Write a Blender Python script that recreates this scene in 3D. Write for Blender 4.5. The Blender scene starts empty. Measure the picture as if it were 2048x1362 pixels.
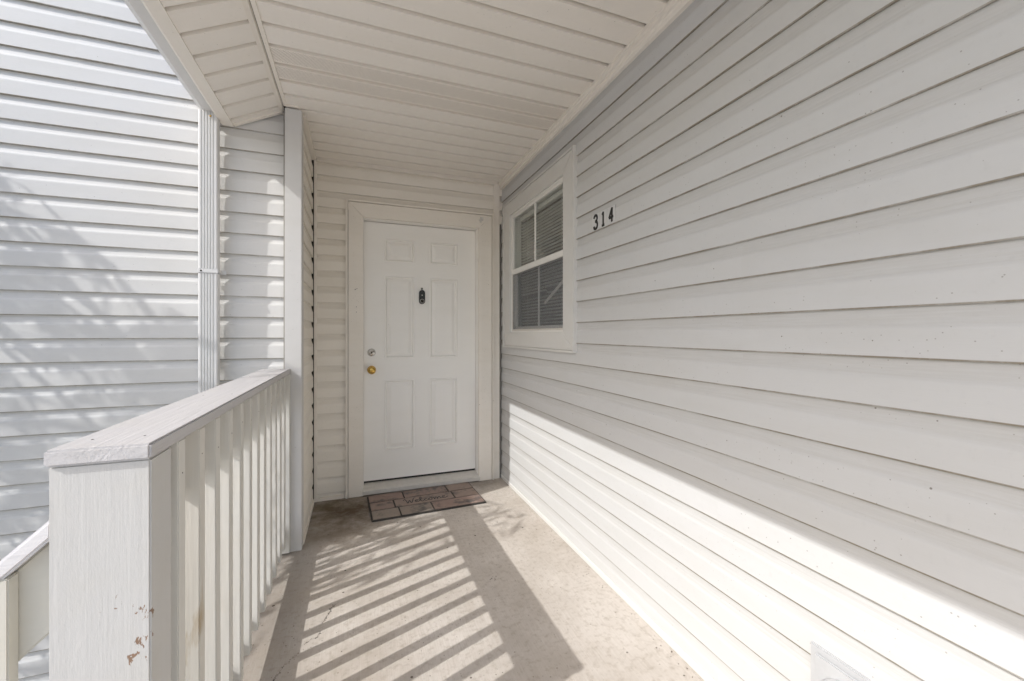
import bpy, bmesh, math, random
from mathutils import Vector, Matrix, noise as mnoise
R = math.radians
random.seed(7)
sc = bpy.context.scene
col = sc.collection

# ------------------------------------------------------------------ camera, sky, sun, exposure
CAM_H = 1.26
cam_d = bpy.data.cameras.new('camera')
cam = bpy.data.objects.new('camera', cam_d); col.objects.link(cam)
cam.location = (0, 0, CAM_H); cam.rotation_euler = (R(90), 0, R(-20.6))
cam_d.sensor_width = 36; cam_d.lens = 14.555; cam_d.shift_y = -14/2048
cam_d.clip_start = 0.02; cam_d.clip_end = 800
sc.camera = cam

SUN = Vector((1.0, 0.36, -0.91)).normalized()        # direction the sunlight travels
elev = math.asin(-SUN.z); azim = math.atan2(-SUN.x, -SUN.y)
w = bpy.data.worlds.new('World'); sc.world = w; w.use_nodes = True
nt = w.node_tree; nt.nodes.clear()
wo = nt.nodes.new('ShaderNodeOutputWorld'); wb = nt.nodes.new('ShaderNodeBackground')
sky = nt.nodes.new('ShaderNodeTexSky'); sky.sky_type = 'NISHITA'; sky.sun_disc = False
sky.sun_elevation = elev; sky.sun_rotation = azim % (2*math.pi)
sky.air_density = 1.0; sky.dust_density = 2.2; sky.ozone_density = 0.6
wb.inputs['Strength'].default_value = 0.15
nt.links.new(sky.outputs[0], wb.inputs[0]); nt.links.new(wb.outputs[0], wo.inputs[0])
sun_d = bpy.data.lights.new('sun', 'SUN'); sun_d.energy = 2.0; sun_d.angle = R(0.45); sun_d.color = (1, .985, .965)
sun = bpy.data.objects.new('sun', sun_d); col.objects.link(sun)
sun.rotation_euler = SUN.to_track_quat('-Z', 'Y').to_euler(); sun.location = (-6, -2, 8)
sc.view_settings.view_transform = 'Standard'; sc.view_settings.look = 'None'
sc.view_settings.gamma = 1; sc.view_settings.use_curve_mapping = False
sc.view_settings.exposure = 0.70
sc.cycles.max_bounces = 10; sc.cycles.diffuse_bounces = 6

# ------------------------------------------------------------------ material helpers
class N:
    def __init__(s, name):
        s.m = bpy.data.materials.new(name); s.m.use_nodes = True
        s.t = s.m.node_tree; s.b = s.t.nodes['Principled BSDF']; s.out = s.t.nodes['Material Output']
    def n(s, typ, ins=None, **kw):
        x = s.t.nodes.new('ShaderNode' + typ)
        for k, v in kw.items(): setattr(x, k, v)
        for k, v in (ins or {}).items():
            if isinstance(v, bpy.types.NodeSocket): s.t.links.new(v, x.inputs[k])
            else: x.inputs[k].default_value = v
        return x
    def link(s, a, b): s.t.links.new(a, b)
    def coord(s, scale=(1, 1, 1), rnd=True):
        tc = s.n('TexCoord').outputs['Object']
        if rnd:
            oi = s.n('ObjectInfo').outputs['Random']
            c = s.n('CombineXYZ', {0: s.math('MULTIPLY', oi, 37.0), 1: s.math('MULTIPLY', oi, 11.3), 2: s.math('MULTIPLY', oi, 23.7)}).outputs[0]
            tc = s.n('VectorMath', {0: tc, 1: c}, operation='ADD').outputs[0]
        return s.n('Mapping', {0: tc, 3: scale}).outputs[0]
    def noise(s, vec, scale=5, detail=4, rough=.55, dist=0):
        return s.n('TexNoise', {'Vector': vec, 'Scale': scale, 'Detail': detail, 'Roughness': rough, 'Distortion': dist}).outputs[0]
    def ramp(s, fac, a, b, ca=0, cb=1):
        return s.n('MapRange', {0: fac, 1: a, 2: b, 3: ca, 4: cb}).outputs[0]
    def math(s, op, a, b=0.0, c=0.0):
        return s.n('Math', {0: a, 1: b, 2: c}, operation=op).outputs[0]
    def mix(s, fac, a, b, mode='MIX'):
        x = s.n('Mix', data_type='RGBA', blend_type=mode)
        for sock, v in ((x.inputs[0], fac), (x.inputs[6], a), (x.inputs[7], b)):
            if isinstance(v, bpy.types.NodeSocket): s.t.links.new(v, sock)
            else: sock.default_value = (*v, 1) if isinstance(v, (tuple, list)) and len(v) == 3 else v
        return x.outputs[2]
    def bump(s, h, strength, dist):
        return s.n('Bump', {'Height': h, 'Strength': strength, 'Distance': dist}).outputs[0]
    def done(s, color=None, rough=None, bump=None, **kw):
        for k, v in (('Base Color', color), ('Roughness', rough), ('Normal', bump)):
            if v is None: continue
            if isinstance(v, bpy.types.NodeSocket): s.t.links.new(v, s.b.inputs[k])
            else: s.b.inputs[k].default_value = (*v, 1) if isinstance(v, tuple) else v
        for k, v in kw.items(): s.b.inputs[k].default_value = v
        return s.m

def specks(n, vec, scale, size, keep):
    """sparse dark fly specks: voronoi cells, only a random few of them filled"""
    v = n.n('TexVoronoi', {'Vector': vec, 'Scale': scale, 'Randomness': 1.0})
    rnd = n.n('SeparateColor', {0: v.outputs['Color']})
    r1 = n.math('LESS_THAN', rnd.outputs[0], keep)
    sz = n.math('MULTIPLY', rnd.outputs[1], size)
    d = n.math('LESS_THAN', v.outputs['Distance'], sz)
    return n.math('MULTIPLY', d, r1)

def vinyl(name, base, dirt=.5, speck=.05, grain=True, grime_shade_col=(.22, .19, .14), edge=0.0, rough=.5, dust_shade=0):
    n = N(name)
    oi = n.n('ObjectInfo').outputs['Random']
    v = n.coord((1, 1, 1))
    big = n.noise(n.coord((1.2, 4, 6)), 1.6, 4, .6)
    c = n.mix(n.ramp(oi, 0, 1, 0, .35), base, tuple(x*.955 for x in base))
    c = n.mix(n.ramp(big, .42, .8, 0, dirt*.55), c, tuple(x*y for x, y in zip(base, (.86, .84, .79))))
    fine = n.noise(v, 55, 3, .7)
    c = n.mix(n.ramp(fine, .58, .75, 0, dirt*.35), c, tuple(x*.80 for x in base))
    sp = specks(n, v, 26, .075, speck)
    c = n.mix(n.math('MULTIPLY', sp, .75), c, (.10, .08, .06))
    sp2 = specks(n, v, 80, .15, speck*2.4)
    c = n.mix(n.math('MULTIPLY', sp2, .5), c, (.14, .12, .10))
    if edge:   # grime line on the drip lip, darkened in colour to stand for lap shade
        z = n.n('SeparateXYZ', {0: n.n('TexCoord').outputs['Object']}).outputs[2]
        runs = n.noise(n.coord((1, .2, .2)), 4.5, 6, .75)
        lip = n.ramp(z, .0034, .0044, 1, 0)
        c = n.mix(n.math('MULTIPLY', n.math('MULTIPLY', lip, n.ramp(runs, .28, .55, .25, 1)), edge), c, grime_shade_col)
    if dust_shade:   # dusty streaks on each course's shoulder, deepening its shade in the colour
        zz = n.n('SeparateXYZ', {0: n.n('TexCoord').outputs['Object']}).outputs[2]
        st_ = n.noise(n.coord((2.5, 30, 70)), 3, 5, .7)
        c = n.mix(n.math('MULTIPLY', n.ramp(zz, .070, .080, 0, dust_shade), n.ramp(st_, .30, .62, .25, 1)), c, (.40, .385, .355))
    h = n.noise(n.coord((3, 40, 60)), 6, 5, .6) if grain else n.noise(v, 30, 2, .5)
    return n.done(c, n.ramp(fine, .3, .7, rough-.08, rough+.1), n.bump(h, .22, .0012), **{'Specular IOR Level': .35})

M = {}
M['siding_new'] = vinyl('siding_white', (.665, .66, .645), .6, .035, edge=.85)
M['siding_right'] = vinyl('siding_porch', (.58, .585, .585), .6, .12, edge=.9, dust_shade=.30)
M['siding_entry'] = vinyl('siding_entry', (.84, .80, .73), .7, .04, edge=.25)
M['soffit'] = vinyl('soffit_vinyl', (.86, .82, .76), .55, .06, grain=False)
M['trim'] = vinyl('trim_metal', (.83, .785, .715), .7, .10, grain=False, rough=.42)
M['wtrim'] = vinyl('trim_window', (.66, .655, .635), .5, .02, grain=False, rough=.42)
M['gutter'] = vinyl('gutter_metal', (.70, .70, .695), .45, .03, grain=False, rough=.38)
M['doorpaint'] = vinyl('door_paint', (.90, .88, .84), .25, .004, grain=False, rough=.36)
M['cornerpost'] = vinyl('corner_post_metal', (.62, .615, .605), .5, .02, grain=False, rough=.42)
M['sashwhite'] = vinyl('sash_vinyl', (.80, .79, .76), .3, .01, grain=False, rough=.4)

def perforated():
    n = N('soffit_perforated')
    tc = n.n('TexCoord').outputs['Object']
    sx = n.n('SeparateXYZ', {0: tc})
    p = .0105
    def dots(ox, oy):
        fx = n.math('SUBTRACT', n.math('FRACT', n.math('ADD', n.math('DIVIDE', sx.outputs[0], p), ox)), .5)
        fy = n.math('SUBTRACT', n.math('FRACT', n.math('ADD', n.math('DIVIDE', sx.outputs[1], p), oy)), .5)
        d = n.math('SQRT', n.math('ADD', n.math('MULTIPLY', fx, fx), n.math('MULTIPLY', fy, fy)))
        return n.math('LESS_THAN', d, .155)
    m = n.math('MAXIMUM', dots(0, 0), dots(.5, .5))
    yy = n.math('MULTIPLY', n.math('GREATER_THAN', sx.outputs[1], .010), n.math('LESS_THAN', sx.outputs[1], .103))
    c = n.mix(n.math('MULTIPLY', m, yy), (.84, .79, .72), (.16, .135, .11))
    return n.done(c, .5)
M['perf'] = perforated()

def wood_paint(name, base, axis=2, chips=None, grain=1.0, stain=0.0, rough=.55, fine=0.0, cgrain=None):
    n = N(name)
    sc_ = [22, 22, 22]; sc_[axis] = 1.1
    v = n.coord(tuple(sc_))
    g = n.noise(v, 2.2, 6, .62, .6)
    g2 = n.noise(v, 7, 4, .6, .3)
    v2 = n.coord((1, 1, 1))
    blot = n.noise(v2, 7, 4, .6)
    c = n.mix(n.ramp(g, .40, .62, .0, .16*(cgrain or grain)), base, tuple(x*.80 for x in base))
    c = n.mix(n.ramp(n.n('ObjectInfo').outputs['Random'], 0, 1, 0, .6), c, tuple(x*.90 for x in base))
    c = n.mix(n.ramp(blot, .5, .78, 0, .28), c, tuple(x*y for x, y in zip(base, (.90, .87, .78))))
    if stain:
        s_ = n.noise(n.coord((9, 9, 2)), 1.3, 5, .65)
        c = n.mix(n.ramp(s_, .60, .72, 0, stain), c, (.36, .26, .13))
    c = n.mix(n.math('MULTIPLY', specks(n, v2, 30, .13, .05), .7), c, (.10, .08, .05))
    h = n.math('ADD', n.math('MULTIPLY', g, .8), n.math('MULTIPLY', g2, .35))
    if fine: h = n.math('ADD', h, n.math('MULTIPLY', n.noise(n.coord((2, 2, 1)), 60, 5, .65), fine))
    if chips:
        tc = n.n('TexCoord').outputs['Object']
        mask = None
        for (p, rad) in chips:
            d = n.n('VectorMath', {0: tc, 1: p}, operation='DISTANCE').outputs['Value']
            f = n.ramp(d, rad*.35, rad, 1, 0)
            mask = f if mask is None else n.math('MAXIMUM', mask, f)
        cn = n.noise(n.n('Mapping', {0: tc, 3: (1.6, 1, .8)}).outputs[0], 55, 5, .62, .4)
        val = n.math('ADD', cn, n.math('MULTIPLY', mask, .188))
        chip = n.ramp(val, .745, .755)
        chip = n.math('MULTIPLY', chip, n.math('GREATER_THAN', mask, .03))
        c = n.mix(n.ramp(val, .69, .745, 0, .3), c, (.45, .42, .38)) if False else c
        wcol = n.mix(n.noise(v, 9, 3, .6), (.19, .125, .09), (.33, .22, .15))
        c = n.mix(chip, c, wcol)
        h = n.math('SUBTRACT', h, n.math('MULTIPLY', chip, .8))
    return n.done(c, rough, n.bump(h, .55*grain, .004), **{'Specular IOR Level': .3})
M['post'] = wood_paint('post_paint', (.57, .565, .55), 2, chips=[((.018, -.045, .772), .030), ((.043, -.045, .750), .022), ((.068, -.045, .745), .030), ((.064, -.045, .695), .030), ((.050, -.045, .665), .022), ((.068, -.045, .655), .025), ((.07, -.04, .85), .012)], grain=.5, fine=.5)
M['picket'] = wood_paint('picket_paint', (.67, .66, .62), 2, grain=.8, chips=[((.0, .0, .55), .03)], stain=.10)
M['picket_stained'] = wood_paint('picket_stained', (.67, .65, .60), 2, grain=.9, stain=.75)
M['cap'] = wood_paint('cap_paint', (.55, .54, .545), 1, grain=1.2, rough=.5, cgrain=2.6)
M['capx'] = wood_paint('handrail_paint', (.70, .69, .70), 0, grain=1.0, rough=.5)
M['cream'] = wood_paint('cream_paint', (.62, .60, .535), 0, grain=.4)

def concrete():
    n = N('concrete')
    tc = n.n('TexCoord').outputs['Object']
    a = n.noise(tc, 2.2, 6, .62); b = n.noise(tc, 38, 5, .7)
    br = n.noise(n.n('Mapping', {0: tc, 3: (60, 2.2, 1)}).outputs[0], 4, 4, .6)
    c = n.mix(n.ramp(a, .38, .64), (.61, .565, .515), (.48, .435, .385))
    c = n.mix(n.ramp(n.noise(tc, .9, 7, .68, .4), .50, .66, 0, .55), c, (.36, .29, .22))
    c = n.mix(n.ramp(br, .42, .65, 0, .30), c, (.40, .345, .285))
    c = n.mix(n.ramp(b, .50, .68, 0, .55), c, (.33, .28, .225))
    # grime in the corner by the entry and along the outer edge
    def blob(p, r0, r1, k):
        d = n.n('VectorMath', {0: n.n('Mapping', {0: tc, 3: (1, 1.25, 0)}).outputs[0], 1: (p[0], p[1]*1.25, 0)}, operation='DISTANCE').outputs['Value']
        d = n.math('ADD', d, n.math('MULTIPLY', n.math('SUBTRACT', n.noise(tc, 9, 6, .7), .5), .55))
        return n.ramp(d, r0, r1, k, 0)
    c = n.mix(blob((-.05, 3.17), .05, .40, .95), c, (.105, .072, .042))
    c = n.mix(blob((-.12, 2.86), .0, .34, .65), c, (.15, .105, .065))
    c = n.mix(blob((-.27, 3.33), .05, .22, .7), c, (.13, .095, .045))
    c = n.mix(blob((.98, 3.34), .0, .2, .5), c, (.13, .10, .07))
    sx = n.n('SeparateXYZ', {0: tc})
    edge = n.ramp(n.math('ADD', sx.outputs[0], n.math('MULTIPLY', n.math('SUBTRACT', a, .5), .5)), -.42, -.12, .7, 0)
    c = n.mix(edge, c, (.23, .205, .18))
    c = n.mix(n.math('MULTIPLY', specks(n, tc, 16, .11, .30), .85), c, (.06, .045, .03))
    c = n.mix(n.math('MULTIPLY', specks(n, tc, 75, .2, .22), .7), c, (.12, .10, .08))
    # hairline crack wandering diagonally from the outer edge
    wob = n.math('MULTIPLY', n.math('SUBTRACT', n.noise(tc, 3.5, 8, .72), .5), .62)
    l = n.math('SUBTRACT', sx.outputs[1], n.math('MULTIPLY_ADD', sx.outputs[0], 2.1, 2.30))
    l = n.math('ABSOLUTE', n.math('ADD', l, wob))
    wid = n.ramp(n.noise(tc, 9, 4, .65), .45, .68, .0, .012)
    cr = n.math('MULTIPLY', n.math('LESS_THAN', l, wid), n.math('LESS_THAN', sx.outputs[0], -.02))
    c = n.mix(n.math('MULTIPLY', cr, .9), c, (.045, .038, .03))
    h = n.math('ADD', n.math('MULTIPLY', b, .6), n.math('MULTIPLY', br, .5))
    h = n.math('SUBTRACT', h, n.math('MULTIPLY', cr, 1.5))
    return n.done(c, .85, n.bump(h, .30, .004), **{'Specular IOR Level': .25})
M['concrete'] = concrete()

def simple(name, c, rough=.5, metal=0, noise=.12, scale=30, bump=.0):
    n = N(name); v = n.coord()
    f = n.noise(v, scale, 4, .6)
    cc = n.mix(n.ramp(f, .35, .7, 0, 1), c, tuple(x*(1-noise) for x in c))
    return n.done(cc, n.ramp(f, .3, .7, rough-.05, rough+.08), n.bump(f, bump, .002) if bump else None, Metallic=metal)
M['brass'] = simple('brass', (.72, .47, .13), .22, 1, .25, 40)
M['chrome'] = simple('satin_chrome', (.70, .69, .67), .26, 1, .15, 50)
M['black'] = simple('black_plastic', (.012, .012, .012), .28)
M['dark'] = simple('dark_gap', (.03, .027, .023), .8)
M['ink'] = simple('black_ink', (.012, .012, .012), .5)
M['rubber'] = simple('rubber', (.075, .068, .06), .85, 0, .4, 25, .3)
M['plate'] = simple('plastic_plate', (.62, .625, .625), .35, 0, .08, 30)
M['vent'] = simple('vent_plastic', (.50, .51, .52), .4, 0, .12, 20)
M['blind'] = simple('blind_slat', (.84, .82, .78), .45, 0, .12, 10)
M['alum'] = simple('mill_aluminium', (.68, .65, .60), .45, .15, .10, 25)
M['roof'] = simple('shingle', (.10, .095, .09), .9, 0, .4, 12)
M['room'] = simple('room_plaster', (.38, .34, .30), .8)
M['grey'] = simple('sheathing', (.35, .33, .30), .9)
M['bark'] = simple('bark', (.12, .09, .065), .9, 0, .5, 20, .5)
M['chipwhite'] = simple('broken_plastic', (.72, .70, .66), .5, 0, .3, 80)

def brickmat():
    n = N('mat_brick'); v = n.coord()
    oi = n.n('ObjectInfo').outputs['Random']
    f = n.noise(v, 9, 5, .65); g = n.noise(v, 26, 4, .7)
    c = n.mix(oi, (.30, .21, .18), (.29, .25, .21))
    c = n.mix(n.ramp(g, .4, .7, 0, .5), c, (.37, .29, .23))
    c = n.mix(n.ramp(f, .52, .66, 0, .85), c, (.10, .095, .09))
    return n.done(c, .85, n.bump(g, .4, .003))
M['brick'] = brickmat()

def ground_m():  # unseen ground, coloured pale to bounce light up onto ceiling and walls
    n = N('pale_bounce_ground'); tc = n.n('TexCoord').outputs['Object']
    c = n.mix(n.ramp(n.noise(tc, .6, 6, .6), .4, .65), (.50, .485, .46), (.42, .405, .38))
    c = n.mix(n.ramp(n.noise(tc, 18, 4, .7), .4, .7), c, (.36, .335, .30))
    return n.done(c, .95)
M['bounce_ground'] = ground_m()
def leafmat():
    n = N('leaf'); oi = n.noise(n.coord((1, 1, 1)), 3, 3, .6)
    c = n.mix(n.ramp(oi, .3, .7), (.055, .10, .025), (.10, .14, .04))
    tr = n.n('BsdfTranslucent', {0: (.12, .18, .04, 1)})
    n.done(c, .55)
    mx = n.n('MixShader', {0: .3, 1: n.b.outputs[0], 2: tr.outputs[0]})
    n.link(mx.outputs[0], n.out.inputs[0]); return n.m
M['leaf'] = leafmat()
def glass():
    n = N('window_glass')
    tr = n.n('BsdfTransparent', {0: (.93, .95, .94, 1)}); gl = n.n('BsdfGlossy', {'Color': (1, 1, 1, 1), 'Roughness': .03})
    fr = n.math('MULTIPLY_ADD', n.math('POWER', n.n('LayerWeight', {'Blend': .5}).outputs['Facing'], 4.0), .5, .025)
    sm = n.ramp(n.noise(n.coord(rnd=False), 3, 5, .6), .4, .75, .0, .10)
    df = n.n('BsdfDiffuse', {0: (.6, .6, .58, 1)})
    m1 = n.n('MixShader', {0: fr, 1: tr.outputs[0], 2: gl.outputs[0]})
    m2 = n.n('MixShader', {0: sm, 1: m1.outputs[0], 2: df.outputs[0]})
    n.link(m2.outputs[0], n.out.inputs[0]); return n.m
M['glass'] = glass()
def screen():
    n = N('insect_screen')
    tr = n.n('BsdfTransparent'); df = n.n('BsdfDiffuse', {0: (.22, .23, .245, 1)})
    m = n.n('MixShader', {0: .26, 1: tr.outputs[0], 2: df.outputs[0]})
    n.link(m.outputs[0], n.out.inputs[0]); return n.m
M['screen'] = screen()

# ------------------------------------------------------------------ geometry helpers
def link(name, me, mat, parent=None, loc=(0, 0, 0), rot=(0, 0, 0)):
    o = bpy.data.objects.new(name, me); col.objects.link(o)
    if mat is not None and not me.materials: me.materials.append(mat)
    o.parent = parent; o.location = loc; o.rotation_euler = rot
    return o
def thing(name, label, cat, loc=(0, 0, 0), rz=0, group=None):
    o = bpy.data.objects.new(name, None); col.objects.link(o); o.empty_display_size = .1
    o.location = loc; o.rotation_euler = (0, 0, rz); tag(o, label, cat, group); return o
def tag(o, label, cat, group=None):
    o['label'] = label; o['category'] = cat; o['kind'] = 'thing'
    if group: o['group'] = group
    return o
def mesh(verts, faces, smooth=False):
    me = bpy.data.meshes.new('m'); me.from_pydata(verts, [], faces); me.update()
    if smooth:
        for p in me.polygons: p.use_smooth = True
    return me
def bm_mesh(bm):
    bmesh.ops.recalc_face_normals(bm, faces=bm.faces)
    me = bpy.data.meshes.new('m'); bm.to_mesh(me); bm.free(); return me
def boxm(x0, x1, y0, y1, z0, z1, bev=0.0, seg=2):
    bm = bmesh.new()
    bmesh.ops.create_cube(bm, size=1)
    for v in bm.verts:
        v.co = Vector(((x0+x1)/2+v.co.x*(x1-x0), (y0+y1)/2+v.co.y*(y1-y0), (z0+z1)/2+v.co.z*(z1-z0)))
    if bev: bmesh.ops.bevel(bm, geom=list(bm.edges), offset=bev, segments=seg, affect='EDGES', clamp_overlap=True)
    return bm_mesh(bm)
def box(name, b, mat, parent=None, bev=.0, loc=None):
    """box given in the parent's frame; its own origin sits at its centre"""
    x0, x1, y0, y1, z0, z1 = b
    c = ((x0+x1)/2, (y0+y1)/2, (z0+z1)/2)
    return link(name, boxm(x0-c[0], x1-c[0], y0-c[1], y1-c[1], z0-c[2], z1-c[2], bev), mat, parent, c)
def extrude_x(prof, length, segs=1, wob=0.0, seed=0, close=False, smooth=None):
    """profile of (y,z) points swept along +x"""
    rnd = random.Random(seed); vs = []; fs = []; k = len(prof)
    ph = [rnd.uniform(0, 100) for _ in range(2)]
    for i in range(segs+1):
        x = length*i/segs
        dy = wob*mnoise.noise(Vector((x*1.7, ph[0], 0))) ; dz = wob*.5*mnoise.noise(Vector((x*1.1, ph[1], 5)))
        for (y, z) in prof: vs.append((x, y+dy, z+dz))
    m = k if close else k-1
    for i in range(segs):
        for j in range(m):
            a = i*k+j; b = i*k+(j+1) % k
            fs.append((a, a+k, b+k, b))
    if close:
        fs.append(tuple(range(k))); fs.append(tuple(reversed(range(segs*k, segs*k+k))))
    me = mesh(vs, fs)
    bm = bmesh.new(); bm.from_mesh(me); bmesh.ops.recalc_face_normals(bm, faces=bm.faces); bm.to_mesh(me); bm.free()
    return me
def tube(pts, r, flat=None, n=8, closed=False, caps=True):
    """tube along a polyline; r number or list; flat=(axis, factor) squashes it"""
    pts = [Vector(p) for p in pts]; vs = []; fs = []
    rr = r if isinstance(r, (list, tuple)) else [r]*len(pts)
    up = None
    for i, p in enumerate(pts):
        t = (pts[min(i+1, len(pts)-1)]-pts[max(i-1, 0)]).normalized()
        if up is None:
            up = Vector((0, 0, 1)) if abs(t.z) < .9 else Vector((1, 0, 0))
        a = t.cross(up).normalized(); b = a.cross(t).normalized(); up = b
        for j in range(n):
            an = 2*math.pi*j/n
            d = (a*math.cos(an)+b*math.sin(an))*rr[i]
            if flat: d[flat[0]] *= flat[1]
            vs.append(tuple(p+d))
    for i in range(len(pts)-1):
        for j in range(n):
            fs.append((i*n+j, i*n+(j+1) % n, (i+1)*n+(j+1) % n, (i+1)*n+j))
    if caps: fs.append(tuple(reversed(range(n)))); fs.append(tuple(range((len(pts)-1)*n, len(pts)*n)))
    return vs, fs
def join(parts):
    vs = []; fs = []
    for v, f in parts:
        o = len(vs); vs += list(v); fs += [tuple(i+o for i in q) for q in f]
    return vs, fs
def lathe(prof, n=24, axis='y'):
    """(radius, h) profile spun; h runs along -y"""
    vs = []; fs = []; k = len(prof)
    for i in range(n):
        a = 2*math.pi*i/n
        for (r, h) in prof: vs.append((r*math.cos(a), -h, r*math.sin(a)))
    for i in range(n):
        for j in range(k-1):
            fs.append((i*k+j, ((i+1) % n)*k+j, ((i+1) % n)*k+j+1, i*k+j+1))
    me = mesh(vs, fs, True)
    bm = bmesh.new(); bm.from_mesh(me); bmesh.ops.remove_doubles(bm, verts=bm.verts, dist=1e-6); bmesh.ops.recalc_face_normals(bm, faces=bm.faces); bm.to_mesh(me); bm.free()
    for p in me.polygons: p.use_smooth = True
    return me
def catmull(pts, sub=6):
    out = []; P = [Vector(p) for p in pts]
    for i in range(len(P)-1):
        p0 = P[max(i-1, 0)]; p1 = P[i]; p2 = P[i+1]; p3 = P[min(i+2, len(P)-1)]
        for j in range(sub):
            t = j/sub
            out.append(.5*((2*p1)+(-p0+p2)*t+(2*p0-5*p1+4*p2-p3)*t*t+(-p0+3*p1-3*p2+p3)*t**3))
    out.append(P[-1]); return out

# ------------------------------------------------------------------ dimensions (metres, porch floor at z = 0)
S = .12                # siding exposure
XR = 1.187             # face of the long right-hand wall
YD = 3.415             # face of the entry wall
XN = -.300             # face of the recess' left wall
YL = 2.77              # face of the neighbouring wall
ZC = 2.57              # porch ceiling
OUT = .0205
PROF = [(.010, .010), (0, .002), (-OUT+.001, 0), (-OUT, .0025), (-.0178, .58*S), (-.0168, .62*S), (-.0125, .69*S), (-.0065, .79*S), (-.0022, .90*S), (0, 1.0*S+.004), (.004, S+.012)]
PROF_R = [(.010, .010), (-.006, .002), (-OUT+.0008, 0), (-OUT, .0022), (-.0196, .57*S), (-.0188, .61*S), (-.0160, .68*S), (-.0140, .78*S), (-.0132, .90*S), (-.0130, 1.0*S+.004), (.004, S+.012)]
PROF_L = [(.010, .010), (-.006, .002), (-OUT+.0008, 0), (-OUT, .0022), (-.0192, .60*S), (-.0182, .64*S), (-.0145, .71*S), (-.0115, .80*S), (-.0090, .90*S), (-.0085, 1.0*S+.004), (.004, S+.012)]

_pl = {}
def course(parent, x0, x1, z, mat, seed, zclip=None, proud=0.0, wob=.0010, PROF=PROF):
    """one siding course of the wall frame (x along, -y outwards, z up)"""
    L = x1-x0
    prof = PROF
    if zclip is not None:   # cut short under a soffit
        prof = [(y, q) for (y, q) in PROF if z+q < zclip] 
        prof = prof + [(prof[-1][0], zclip-z)]
    segs = max(2, int(L/.16))
    me = extrude_x(prof, L, segs, wob, seed)
    for p in me.polygons: p.use_smooth = False
    return link('siding_plank', me, mat, parent, (x0, OUT-proud, z))

def backing(name, parent, b, mat='grey'):
    return box(name, b, M[mat], parent)

# ================================================================== THE SETTING
g = link('ground', mesh([(-400, -400, 0), (400, -400, 0), (400, 400, 0), (-400, 400, 0)], [(0, 1, 2, 3)]), M['bounce_ground'], None, (0, 0, -2.95)); g['kind'] = 'structure'
fl = link('porch_floor', boxm(-.50, XR+.10, -3.2, 3.62, -.14, 0, .004), M['concrete'], None); fl['kind'] = 'structure'  # slab runs on unseen behind the camera to bounce sunlight in

# ------------------------------------------------------------------ long right-hand wall (local x runs from the far corner toward the camera)
RW_END = 6.4  # wall lengthened unseen behind the camera as a sunlit bounce surface
rw = thing('siding_wall', 'long off-white vinyl siding wall with the window and house number', 'wall', (XR, YD+.012, 0), R(-90))
WY0, WY1, WZ0, WZ1 = 2.103, 3.33, 1.145, 2.346     # outer edges of the window casing
OY0, OY1, OZ0, OZ1 = 2.242, 3.173, 1.270, 2.225    # window opening
def lx(Y): return YD+.012-Y
k0 = -11
for k in range(k0, 11):
    z = 1.3215+S*k
    zt = z+S
    clip = 2.55 if zt > 2.53 else None
    # vinyl panels carry two courses each: both courses share the place of their joint
    rs = random.Random(100+(k+40)//2)
    joint = lx(1.01) if (k+40)//2 in (19, 20) else rs.uniform(1.6, 4.6)
    spans = [(0.0, RW_END)]
    if zt > OZ0-.015 and z < OZ1+.015: spans = [(0.0, lx(WY1)+.02), (lx(WY0)-.02, RW_END)]
    for (a, b) in spans:
        if a < joint < b:
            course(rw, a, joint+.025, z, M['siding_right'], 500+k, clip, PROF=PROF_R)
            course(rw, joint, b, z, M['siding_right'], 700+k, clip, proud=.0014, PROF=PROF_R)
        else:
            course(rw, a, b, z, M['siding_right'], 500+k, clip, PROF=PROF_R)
hy = .02
for (a, b, c, d) in ((0, lx(OY1), -.1, 3.2), (lx(OY0), RW_END, -.1, 3.2), (lx(OY1), lx(OY0), -.1, OZ0), (lx(OY1), lx(OY0), OZ1, 3.2)):
    backing('sheathing', rw, (a, b, OUT+.003, OUT+.10, c, d))
link('base_trim', extrude_x([(.012, .002), (-.006, .002), (-.007, .026), (-.003, .030), (.012, .030)], RW_END, 6), M['wtrim'], rw, (0, 0, 0))
# stepped channel where the wall meets the ceiling
link('ceiling_trim', extrude_x([(.02, 2.517), (-.010, 2.517), (-.012, 2.535), (-.020, 2.538), (-.021, 2.552), (-.034, 2.556), (-.035, ZC+.002), (.02, ZC+.002)], RW_END, 6), M['trim'], rw, (0, 0, 0))

# ------------------------------------------------------------------ entry wall with the door
ew = thing('entry_wall', 'beige siding wall at the end of the porch around the front door', 'wall', (XN-.02, YD, 0))
EX1 = XR-XN+.03
for k in range(-16, 6):
    z = 1.853+S*k
    if z < -.10: continue
    clip = 2.556 if z+S > 2.55 else None
    if z > 2.17: course(ew, 0, EX1, z, M['siding_entry'], 900+k, clip)
    else:
        course(ew, 0, -.076-(XN-.02)+.015, z, M['siding_entry'], 900+k, clip)
ox = -(XN-.02)
backing('sheathing', ew, (-.05, ox+.045, OUT+.003, OUT+.12, -.1, 2.9)); backing('sheathing', ew, (ox+.985, EX1+.05, OUT+.003, OUT+.12, -.1, 2.9))
backing('sheathing', ew, (ox+.045, ox+.985, OUT+.003, OUT+.12, 2.17, 2.9))
box('corner_trim', (.018, .044, -.007, .02, .0, 2.556), M['trim'], ew, .002)
box('corner_trim', (ox+1.113, EX1-.031, -.006, .02, .0, 2.556), M['trim'], ew, .002)
box('base_trim', (.045, -.076+ox-.022, -.004, .02, .0, .028), M['trim'], ew, .002)
box('ceiling_trim', (.044, EX1-.05, -.014, .02, 2.548, ZC+.001), M['trim'], ew, .002)

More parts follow.
